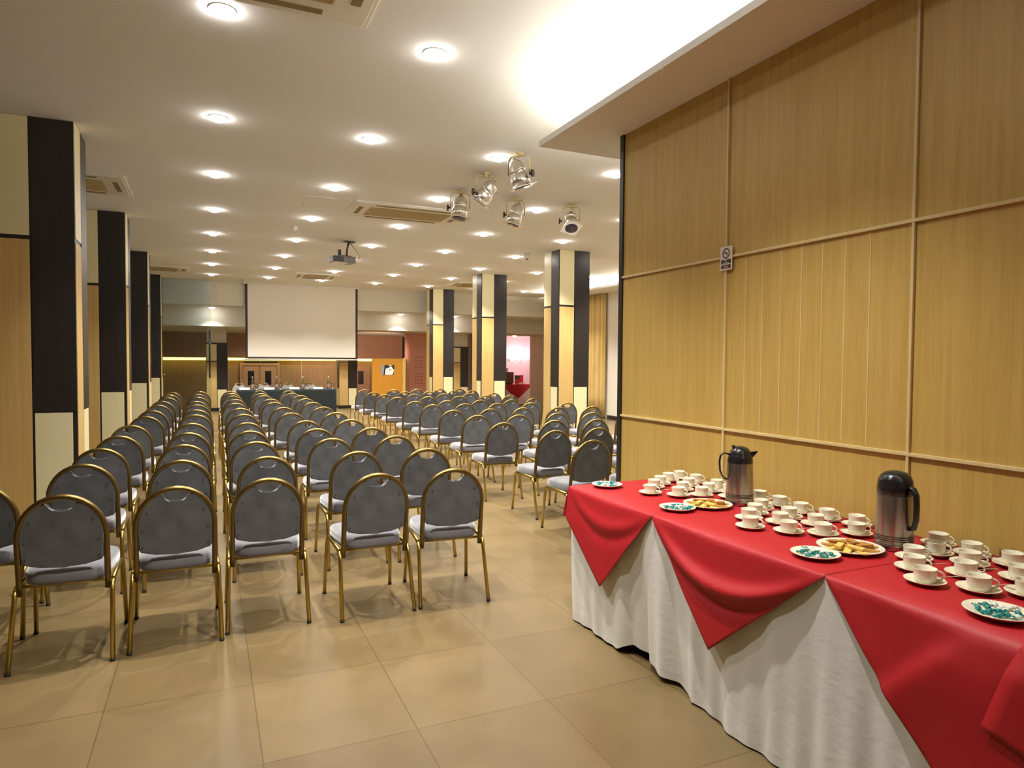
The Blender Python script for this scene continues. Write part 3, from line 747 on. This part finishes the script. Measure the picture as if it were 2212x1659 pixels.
CUPS = dict(
 A=[(2.571, 3.524), (2.708, 3.673), (2.830, 3.768), (2.963, 3.850), (3.090, 3.890)], B=[(2.688, 3.390), (2.829, 3.526), (2.961, 3.631), (3.100, 3.723)],
 C=[(2.824, 3.335), (2.965, 3.431), (3.100, 3.511)], D=[(2.955, 3.225), (3.056, 3.345), (3.080, 3.104)],
 E=[(2.514, 2.595), (2.642, 2.739), (2.762, 2.818), (2.893, 2.905), (3.060, 2.930)], F=[(2.621, 2.446), (2.726, 2.603), (2.870, 2.680), (3.030, 2.744)],
 G=[(2.740, 2.345), (2.867, 2.500), (3.035, 2.575)], H=[(2.900, 2.285), (3.055, 2.407)],
 I=[(2.509, 1.674), (2.628, 1.800), (2.763, 1.895), (2.925, 1.910), (3.085, 2.000)], J=[(2.607, 1.535), (2.745, 1.667), (2.907, 1.750), (3.060, 1.835)], K=[(2.721, 1.430), (2.886, 1.545), (3.060, 1.669)])
GRP = {'A': 'farthest file', 'B': 'second file from the far end', 'C': 'third file from the far end', 'D': 'file around the spouted jug',
       'E': 'first file after the spouted jug', 'F': 'second file after the spouted jug', 'G': 'third file after the spouted jug', 'H': 'file left of the black-topped flask',
       'I': 'first file after the black-topped flask', 'J': 'second file after the black-topped flask', 'K': 'file at the right photo edge'}
POS = ['nearest table edge', 'second from table edge', 'third from table edge', 'fourth from table edge', 'fifth, by the wall']
KM = Matrix.Scale(KW, 4)
for o in [saucer, spoon]+list(cup.children): o.data.transform(KM)
first = True; rnd = random.Random(11)
for g, lst in CUPS.items():
    for k, (x, y) in enumerate(lst):
        x *= KW; y *= KW
        if first: s_, c_, p_ = saucer, cup, spoon
        else:
            s_ = saucer.copy(); C.objects.link(s_); c_ = dup(cup, (0, 0, 0)); p_ = spoon.copy(); C.objects.link(p_)
        first = False
        at_ = '%s, %s' % (GRP[g], POS[k])
        s_.location = (x, y, ZT); s_['label'] = 'cream saucer, '+at_
        c_.location = (x, y, ZT+.0066); ha = math.radians(-58+rnd.uniform(-14, 14)); c_.rotation_euler = (0, 0, ha); c_['label'] = 'cream coffee cup, '+at_
        sa = math.radians(-18+rnd.uniform(-12, 12)); ox, oy = .042*math.cos(sa+.55), .042*math.sin(sa+.55)
        # bowl of the spoon lies in the saucer, handle leans over the rim
        p_.location = (x+ox*1.0, y+oy*1.0, ZT+.0102); p_.rotation_euler = (0, -.085, sa-.25); p_['label'] = 'steel teaspoon, '+at_

def plate(label, x, y, r):
    b = B(); add_lathe(b, [(0, .004), (r*.55, .004), (r*.58, 0), (r*.64, 0), (r*.72, .006), (r*.98, .016), (r, .0185), (r*.97, .019), (r*.72, .010), (r*.6, .007), (0, .007)], 40)
    return tag(obj('plate', b, 'china', None, (x, y, ZT)), label, 'plate', 'cream plates on the buffet')
NM = ('at the far end of the buffet', 'in front of the spouted jug', 'in the middle near the table edge', 'in the lower right corner')
def candy_mesh():
    b = B(); add_lathe(b, [(0, -.011), (.006, -.009), (.0085, 0), (.006, .009), (0, .011)], 8, Matrix.Rotation(PI/2, 4, 'Y'))
    for s in (-1, 1):
        V = [b.verts.new((s*.009, 0, 0))]
        for k in range(7):
            a = -.9+1.8*k/6; V.append(b.verts.new((s*(.009+.014*math.cos(a)), .014*math.sin(a), .003*(-1)**k)))
        for k in range(1, 7): b.faces.new((V[0], V[k], V[k+1]))
    return b
cg = obj('wrapped_sweet', candy_mesh(), 'mint_green'); cw = obj('wrapped_sweet', candy_mesh(), 'mint_white')
tag(cg, '', 'sweet', 'teal wrapped sweets on the plates'); tag(cw, '', 'sweet', 'pale wrapped sweets on the plates')
ug = [False, False]
for pi_, (x, y) in enumerate([(2.454, 3.85), (2.443, 3.089), (2.413, 2.102), (2.41, 1.355)]):
    if pi_ == 3: ZT += .0025
    x *= KW; y *= KW; plate('cream plate of wrapped sweets '+NM[pi_], x, y, .093)
    pts = []
    tries = 0
    while len(pts) < 12 and tries < 3000:
        tries += 1; a = rnd.uniform(0, 2*PI); rr = .064*math.sqrt(rnd.random()); q = (rr*math.cos(a), rr*math.sin(a))
        if all(math.hypot(q[0]-u[0], q[1]-u[1]) > .0235 for u in pts): pts.append(q)
    for k, (ax, ay) in enumerate(pts):
        kind = 0 if k % 3 != 2 else 1
        src = (cg, cw)[kind]
        if not ug[kind]: o = src; ug[kind] = True
        else: o = src.copy(); C.objects.link(o)
        o.location = (x+ax, y+ay, ZT+.0165); o.rotation_euler = (rnd.uniform(-.3, .3), rnd.uniform(-.25, .25), rnd.uniform(0, PI))
        o['label'] = ('teal wrapped sweet' if kind == 0 else 'pale clear wrapped sweet')+' on the sweets plate '+NM[pi_]
        o['group'] = ('teal' if kind == 0 else 'pale')+' wrapped sweets on the plate '+NM[pi_]
# biscuit plates
def biscuit_mesh():
    b = B(); bb(b, (-.033, -.013, 0), (.033, .013, .010), .003); return b
bs = obj('biscuit', biscuit_mesh(), 'biscuit'); bp_ = obj('biscuit', biscuit_mesh(), 'biscuit_pale'); ub = [False, False]
ZT -= .0025
for pi_, (x, y) in enumerate([(2.668, 3.095), (2.645, 2.115)]):
    nm = ('beside the spouted jug', 'beside the black-topped flask')[pi_]
    x *= KW; y *= KW; plate('large cream plate of biscuits '+nm, x, y, .128)
    lay = []
    for k in range(9): a = 2*PI*k/9+.2; lay.append((.076*math.cos(a), .076*math.sin(a), .0075, a, 0 if (math.cos(a-.5) > -.25) else 1))
    for k in range(5): a = 2*PI*k/5; lay.append((.030*math.cos(a), .030*math.sin(a), .0075, a+PI/2, 1 if k in (1, 2, 3) else 0))
    for k in range(5): a = 2*PI*k/5+.5; lay.append((.054*math.cos(a), .054*math.sin(a), .0195, a+.6, 0 if (math.cos(a-.5) > -.25) else 1))
    for k, (ax, ay, az, a, kind) in enumerate(lay):
        src = (bs, bp_)[kind]
        if not ub[kind]: o = src; ub[kind] = True
        else: o = src.copy(); C.objects.link(o)
        o.location = (x+ax, y+ay, ZT+az); o.rotation_euler = (0, 0, a)
        tag(o, ('brown' if kind == 0 else 'pale yellow')+' finger biscuit on the biscuit plate '+nm, 'biscuit', ('brown' if kind == 0 else 'pale')+' biscuits on the plate '+nm)

# ------------------------------------------------------------------ vacuum jugs
def jug(label, x, y, rot, spout):
    t = thing('vacuum_jug', label, 'jug', (x, y, TZ+.006), rot)
    b = B(); add_lathe(b, [(0, 0), (.078, 0), (.081, .006), (.081, .030), (.079, .034)], 40); obj('base_ring', b, 'steel', t)
    b = B(); add_lathe(b, [(.079, .034), (.0785, .060), (.0765, .150), (.0735, .245), (.072, .25)], 40); obj('steel_body', b, 'steel', t)
    b = B()
    for z in (.047, .056, .065):
        add_lathe(b, [(.0792, z-.002), (.0802, z), (.0790, z+.002)], 40)
    obj('band', b, 'blackp', t)
    if spout:
        b = B(); add_lathe(b, [(.073, .248), (.0735, .252), (.072, .275), (.066, .292), (.064, .296)], 40)
        add_poly(b, [(.050, .262), (.064, .272), (.100, .312), (.102, .318), (.050, .312)], .030, 'y', .008)
        obj('collar', b, 'blackp', t)
        b = B(); add_lathe(b, [(.064, .296), (.058, .318), (.044, .336), (.022, .346), (0, .348)], 40); bb(b, (-.050, -.012, .338), (-.032, .012, .352), .004); obj('lid', b, 'blackp', t)
        pth = [(-.066, 0, .298), (-.095, 0, .306), (-.116, 0, .290), (-.122, 0, .255), (-.118, 0, .200), (-.104, 0, .165), (-.078, 0, .148)]
    else:
        b = B(); add_lathe(b, [(.073, .248), (.0755, .252), (.0755, .285), (.074, .290)], 40); obj('collar', b, 'blackp', t)
        b = B(); add_lathe(b, [(.074, .290), (.072, .312), (.062, .334), (.045, .349), (.022, .356), (0, .358)], 40); obj('lid', b, 'blackp', t)
        pth = [(-.070, 0, .292), (-.092, 0, .286), (-.106, 0, .262), (-.110, 0, .220), (-.108, 0, .150), (-.098, 0, .112), (-.074, 0, .106)]
    b = B(); add_tube(b, pth, .0075 if spout else .0105, 10, sx=1.5, sy=.75 if spout else 1.0, up=(0, 1, 0)); hd = obj('handle', b, 'blackp', t)
    if not spout:
        b = B(); bb(b, (-.0735, -.03, .212), (-.0700, -.002, .224)); obj('badge', b, 'silver', t)
    for o in t.children: o.data.transform(KM)
    return t
jug('steel jug with black lid and spout, farther along the buffet', 2.89*KW, 3.075*KW, math.radians(-26), True)
jug('steel flask with rounded black top, nearer on the buffet', 2.862*KW, 2.06*KW, math.radians(86), False)

# ------------------------------------------------------------------ no smoking sign and pull string
t = thing('no_smoking_sign', 'small no smoking sign where two battens cross on the oak wall', 'sign', (XW-.018, 3.214, 2.234))
b = B(); bb(b, (-.003, -.052, -.072), (.0, .052, .072), .001); obj('plate', b, 'sign_card', t)
b = B(); add_lathe(b, [(.024, 0), (.0315, 0), (.0315, .001), (.024, .001), (.024, 0)], 24, Matrix.Translation((-.003, 0, .030)) @ Matrix.Rotation(-PI/2, 4, 'Y')); add_box(b, (-.0036, 0, .030), (.0012, .052, .005), 0, Matrix.Rotation(PI/4, 3, 'X'))
for v in b.verts: pass
obj('prohibition_ring', b, 'ink_red', t)
b = B(); bb(b, (-.0038, -.016, .028), (-.003, .014, .034)); bb(b, (-.0038, .015, .028), (-.003, .018, .034)); obj('cigarette', b, 'ink', t)
b = B(); bb(b, (-.0036, -.042, -.034), (-.003, .042, -.008)); obj('black_field', b, 'ink', t)
b = B(); bb(b, (-.0036, -.042, -.062), (-.003, .042, -.040)); obj('brown_field', b, 'ink_red', t)
def text(s, size, loc, parent, m, name):
    c = bpy.data.curves.new(name, 'FONT'); c.body = s; c.size = size; c.align_x = 'CENTER'; c.align_y = 'CENTER'; c.extrude = .0003
    o = bpy.data.objects.new(name, c); C.objects.link(o)
    dg = bpy.context.evaluated_depsgraph_get(); me = bpy.data.meshes.new_from_object(o.evaluated_get(dg)); bpy.data.objects.remove(o)
    me.materials.clear(); me.materials.append(M[m])
    o = bpy.data.objects.new(name, me); C.objects.link(o); o.parent = parent; o.location = loc; o.rotation_euler = (PI/2, 0, -PI/2)
    return o
text('No', .017, (-.0040, 0, -.015), t, 'paper', 'lettering')
text('Smoking', .015, (-.0040, 0, -.028), t, 'paper', 'lettering')
text('Area', .017, (-.0040, 0, -.051), t, 'paper', 'lettering')
b = B(); add_tube(b, [(0, 0, 0), (.002, 0, -.03), (.0, 0, -.055)], .0025, 6); add_tube(b, [(0, 0, -.055), (.008, .004, -.085)], .002, 6); add_tube(b, [(0, 0, -.055), (-.006, -.003, -.098)], .002, 6)
tag(obj('frayed_string', b, 'trim', None, (SX0-.002, 3.28, ZS_+.02)), 'frayed white string hanging from the lit soffit edge', 'string')

# ------------------------------------------------------------------ ceiling fittings
LX = [v*KC for v in (.089, 1.358, 2.623, 3.981, 5.403, 6.80, 8.25)]
LY = [(4.259+1.888*j)*KC for j in range(-2, 8)]
COLD = (1.0, .955, .875)
def make_down(label):
    t = thing('downlight', label, 'ceiling light', (0, 0, 0), 0, 'round recessed downlights')
    b = B(); add_lathe(b, [(.070, 0), (.080, 0), (.081, -.003), (.076, -.006), (.071, -.005), (.070, 0)], 28); obj('trim_ring', b, 'whitep', t)
    b = B(); add_lathe(b, [(.071, -.002), (.070, -.012), (.056, -.028), (.030, -.038), (0, -.041)], 28); obj('lamp_lens', b, 'lamp', t)
    return t
d0 = None
SPOT_W = 148
def lamp_at(x, y, z, w=None, a_=104, bl_=.85):
    l = bpy.data.lights.new('downlight_lamp', 'SPOT'); l.energy = w or SPOT_W; l.color = COLD; l.spot_size = math.radians(a_); l.spot_blend = bl_; l.shadow_soft_size = .03
    o = bpy.data.objects.new('downlight_lamp', l); C.objects.link(o); o.location = (x, y, z); return o
COLW = ['leftmost column', 'second column from the left', 'third column from the left', 'fourth column from the left', 'fifth column from the left', 'sixth column from the left', 'rightmost column']
for i, x in enumerate(LX):
    for j, y in enumerate(LY):
        jj = j-2
        if (x > 2.3 and y < 5.6) or y < 2: continue
        if i == 5 and jj < 2 or i == 6 and jj < 2: pass
        lab = 'round ceiling downlight, %s, %s from the camera' % (COLW[i], ORD[jj] if jj >= 0 else 'none')
        if jj < 0: lab = 'round ceiling downlight outside the photo, %s' % COLW[i]
        if d0 is None: d0 = make_down(lab); o = d0
        else: o = dup(d0, (0, 0, 0), 0, lab)
        o.location = (x, y, ZC)
        l = lamp_at(0, 0, -.06); l.parent = o
for k, x in enumerate((.11, 1.93, 3.75, 5.57, 7.39)):
    o = dup(d0, (x, 20.93, 3.054), 0, 'downlight in the lowered far ceiling, %s from the left' % ORD[k])
    l = lamp_at(0, 0, -.06, 130, 74, .2); l.parent = o
for k, x in enumerate((1.7, 2.8, 3.9)):  # added lamps, out of sight behind the screen, to brighten the far fascia
    o = dup(d0, (x, 24.6, 2.545), 0, 'added fill downlight hidden behind the projection screen, %s from the left' % ORD[k])
    l = lamp_at(0, 0, -.06, 75, 165, .6); l.parent = o
o = dup(d0, (10.5, 23.0, 2.545), 0, 'added unseen fill downlight inside the pink alcove')  # added pinkish lamp, unseen above the opening, to brighten the alcove table
l = lamp_at(0, 0, -.06, 70, 150, .8); l.parent = o; l.data.color = (1, .74, .76)
# air conditioning cassettes
def cassette(label, x, y, lx, ly):
    t = thing('ceiling_cassette', label, 'air conditioner', (x, y, ZC), 0, 'air conditioning cassettes in the ceiling')
    b = B(); bb(b, (-lx/2, -ly/2, -.018), (lx/2, ly/2, 0), .006); bb(b, (-lx/2+.03, -ly/2+.03, -.028), (lx/2-.03, ly/2-.03, -.017), .004); obj('frame', b, 'whitep', t)
    gx, gy = lx/2-.24, ly/2-.24
    b = B(); bb(b, (-gx, -gy, -.035), (gx, gy, -.027), .003)
    nb = int(gx*2/.03)
    for k in range(nb): xx = -gx+gx*2*(k+.5)/nb; bb(b, (xx-.004, -gy+.01, -.039), (xx+.004, gy-.01, -.034))
    obj('grille', b, 'grille', t)
    for s in (-1, 1):
        b = B(); bb(b, (-gx*.92, s*(ly/2-.12)-.028, -.032), (gx*.92, s*(ly/2-.12)+.028, -.0275)); o = obj('louvre', b, 'slot', t)
        b = B(); bb(b, (s*(lx/2-.12)-.028, -gy*.85, -.032), (s*(lx/2-.12)+.028, gy*.85, -.0275)); o = obj('louvre', b, 'slot', t)
    return t
K_ = KC
cassette('air conditioning cassette at the top edge of the photo, nearest', .09*K_, 3.645*K_, 1.58*K_, .92*K_)
cassette('long air conditioning cassette in mid ceiling beside the stage lamps', 2.48*K_, 8.97*K_, 1.55*K_, .93*K_)
cassette('air conditioning cassette on the left, cut by the nearest pillar', -1.60*K_, 9.02*K_, 1.55*K_, 1.0*K_)
cassette('air conditioning cassette on the far left beyond the pillars', -1.15*K_, 16.78*K_, 1.56*K_, .82*K_)
cassette('small air conditioning cassette in front of the screen', 2.35*K_, 16.65*K_, 1.0*K_, 1.0*K_)
cassette('air conditioning cassette partly behind the middle right pillar', 6.35*K_, 16.6*K_, 1.15*K_, 1.05*K_)
# access hatch outline
b = B()
for lo, hi in (((-.2, -.31, -.004), (.2, -.305, 0)), ((.195, -.31, -.004), (.2, .31, 0)), ((-.2, -.31, -.004), (-.195, .31, 0)), ((-.2, .305, -.004), (.2, .31, 0))): bb(b, lo, hi)
bb(b, (-.19, -.3, -.0015), (.19, .3, 0)); tag(obj('access_hatch', b, 'ceiling', None, (1.31*K_, 8.86*K_, ZC)), 'flush square access hatch left of the long air conditioning cassette', 'hatch')
# smoke detector, cctv dome, sprinkler
t = thing('smoke_detector', 'white smoke detector between the left two columns of downlights', 'smoke detector', (1.20*K_, 10.63*K_, ZC))
b = B(); add_lathe(b, [(0, 0), (.055, 0), (.055, -.02), (.05, -.026), (0, -.026)], 24); obj('base', b, 'whitep', t)
b = B(); add_lathe(b, [(.04, -.026), (.043, -.05), (.03, -.066), (0, -.07)], 20); obj('sensor_head', b, 'whitep', t)
t = thing('security_camera', 'small dome security camera on the ceiling left of the right pillar', 'security camera', (5.42*K_, 11.35*K_, ZC))
b = B(); add_lathe(b, [(0, 0), (.075, 0), (.078, -.03), (.068, -.045), (0, -.045)], 24); obj('base', b, 'whitep', t)
b = B(); add_lathe(b, [(.062, -.045), (.055, -.085), (.03, -.105), (0, -.11)], 20); obj('cover', b, 'whitep', t)
b = B(); add_lathe(b, [(.0, -.128), (.020, -.124), (.028, -.105), (.0, -.10)], 16); obj('lens', b, 'darkgrey', t)
t = thing('sprinkler', 'tiny ceiling sprinkler at the upper left corner of the screen', 'sprinkler', (.80*K_, 18.2*K_, ZC))
b = B(); add_lathe(b, [(0, 0), (.04, 0), (.04, -.008), (0, -.008)], 16); obj('rose', b, 'whitep', t)
b = B(); add_lathe(b, [(0, -.008), (.012, -.008), (.012, -.05), (.028, -.052), (.028, -.056), (0, -.056)], 12); obj('head', b, 'chrome', t)
# projector
t = thing('projector', 'ceiling mounted projector with a looped cable, facing the screen', 'projector', (2.07*K_, 11.55*K_, ZC), math.radians(8))
b = B(); bb(b, (-.20, -.15, -.40), (.20, .15, -.285), .02); obj('body', b, 'midgrey', t)
b = B(); bb(b, (-.19, -.152, -.405), (.06, .14, -.395), .004); obj('under_panel', b, 'whitep', t)
b = B(); add_lathe(b, [(0, 0), (.05, 0), (.05, .05), (.04, .06), (.038, .035), (0, .03)], 20, Matrix.Translation((-.10, .15, -.342)) @ Matrix.Rotation(-PI/2, 4, 'X')); obj('lens', b, 'darkgrey', t)
b = B(); bb(b, (-.21, -.158, -.39), (-.02, -.148, -.30), .006); obj('vent_panel', b, 'darkgrey', t)
b = B(); add_tube(b, [(.08, 0, -.28), (.09, 0, -.14), (.12, 0, -.02)], .018); add_tube(b, [(-.04, .02, -.28), (-.04, .02, -.16)], .03); bb(b, (-.10, -.08, -.285), (.14, .08, -.265)); bb(b, (.04, -.06, -.02), (.22, .06, 0), .004); obj('bracket', b, 'darkgrey', t)
b = B(); add_tube(b, [(.14, 0, -.02), (.20, -.02, -.10), (.29, -.02, -.20), (.31, -.03, -.28), (.26, -.05, -.335), (.20, -.06, -.34)], .008, 8); obj('cable', b, 'grille', t)

# ------------------------------------------------------------------ stage lamps
def parcan(label, x, y, d, yoke_a, drop=.17):
    """x, y of the lamp's pivot; d its aim; the yoke hangs from the ceiling"""
    t = thing('stage_lamp', label, 'spotlight', (x, y, ZC), 0, 'polished stage lamps hanging from the ceiling')
    d = Vector(d).normalized(); piv = Vector((0, 0, -drop-.05))
    q = Vector((0, 0, -1)).rotation_difference(d).to_matrix().to_4x4(); T = Matrix.Translation(piv) @ q
    b = B(); add_lathe(b, [(0, .165), (.022, .165), (.026, .150), (.055, .135), (.078, .10), (.084, .055), (.086, .05), (.086, .044), (.080, .042), (.080, .0), (.088, -.004), (.088, -.012), (.094, -.02), (.098, -.12), (.094, -.12), (.088, -.02), (0, -.01)], 28, T); obj('can', b, 'chrome', t)
    b = B(); s = .115
    add_poly(b, [(-s, -s), (s, -s), (s, s), (-s, s)], .006, 'z')
    bmesh.ops.translate(b, vec=(0, 0, -.126), verts=b.verts[:])
    bmesh.ops.transform(b, matrix=T, verts=b.verts[:]); obj('gel_frame', b, 'chrome', t)
    b = B(); add_lathe(b, [(0, -.1312), (.086, -.1312), (.086, -.1296)], 24, T); obj('lens', b, 'lens_dark', t)
    # yoke: a flat U from pivot to ceiling, arms across the aim
    ax = Vector((math.cos(yoke_a), math.sin(yoke_a), 0)); w = .118
    b = B(); p1 = piv+ax*w; p2 = piv-ax*w; up = Vector((0, 0, drop+.015))
    add_tube(b, [p1, p1+up*.8, p1+up-ax*.03, p2+up+ax*.03, p2+up*.8, p2], .012, 8, sx=.45, sy=1.4, up=ax)
    add_tube(b, [(0, 0, -.05), (0, 0, 0)], .014, 8); add_lathe(b, [(0, 0), (.045, 0), (.045, -.012), (0, -.012)], 16); obj('yoke', b, 'trim', t)
    b = B()
    add_tube(b, [p2, p2-ax*.03], .012, 8)
    for k in range(4):
        R = Matrix.Rotation(k*PI/4, 3, ax); add_box(b, p2-ax*.035, (.018, .018, .075), .004, (R @ Matrix.Rotation(yoke_a, 3, 'Z')))
    obj('knob', b, 'blackp', t)
    b = B(); m0 = T @ Vector((0, 0, .16)); add_tube(b, [m0, m0+Vector((.02, .01, .04)), m0+Vector((.06, .0, .05)), Vector((.03, .02, -.03)), Vector((0, .01, -.005))], .006, 6); obj('cable', b, 'trim', t)
R_ = Vector((.911, -.412, 0)); F_ = Vector((.412, .911, 0)); DN = Vector((0, 0, -1))
parcan('stage lamp nearest to the camera, polished, hanging by the end of the soffit', 2.74*K_, 5.93*K_, DN+R_*.32+F_*.12, -.42+PI*.85)
parcan('stage lamp tilted to the left, second of the near line of three', 2.72*K_, 6.72*K_, DN*.85-R_*.62+F_*.1, -.42+.35)
parcan('stage lamp beside the long air conditioning cassette, pointing down', 2.715*K_, 7.52*K_, DN-R_*.10-F_*.1, -.42+.2)
parcan('stage lamp in the middle of the far line, leaning slightly left', 3.46*K_, 7.58*K_, DN-R_*.30, -.42+.2)
parcan('stage lamp farthest to the right, showing its violet lens', 4.24*K_, 7.58*K_, DN-F_*.62+R_*.02, -.42)

# ------------------------------------------------------------------ light and view
w = bpy.data.worlds.new('world'); SC.world = w; w.use_nodes = True
w.node_tree.nodes['Background'].inputs[0].default_value = (1, .85, .65, 1); w.node_tree.nodes['Background'].inputs[1].default_value = .02
SC.view_settings.view_transform = 'Standard'; SC.view_settings.look = 'None'; SC.view_settings.gamma = 1; SC.view_settings.use_curve_mapping = False
SC.view_settings.exposure = 0.28
cy = SC.cycles
cy.use_denoising = True; cy.use_adaptive_sampling = True; cy.adaptive_threshold = .02; cy.max_bounces = 7; cy.diffuse_bounces = 4; cy.glossy_bounces = 4; cy.transparent_max_bounces = 16
cy.caustics_reflective = False; cy.caustics_refractive = False; cy.use_light_tree = True; cy.sample_clamp_indirect = 6
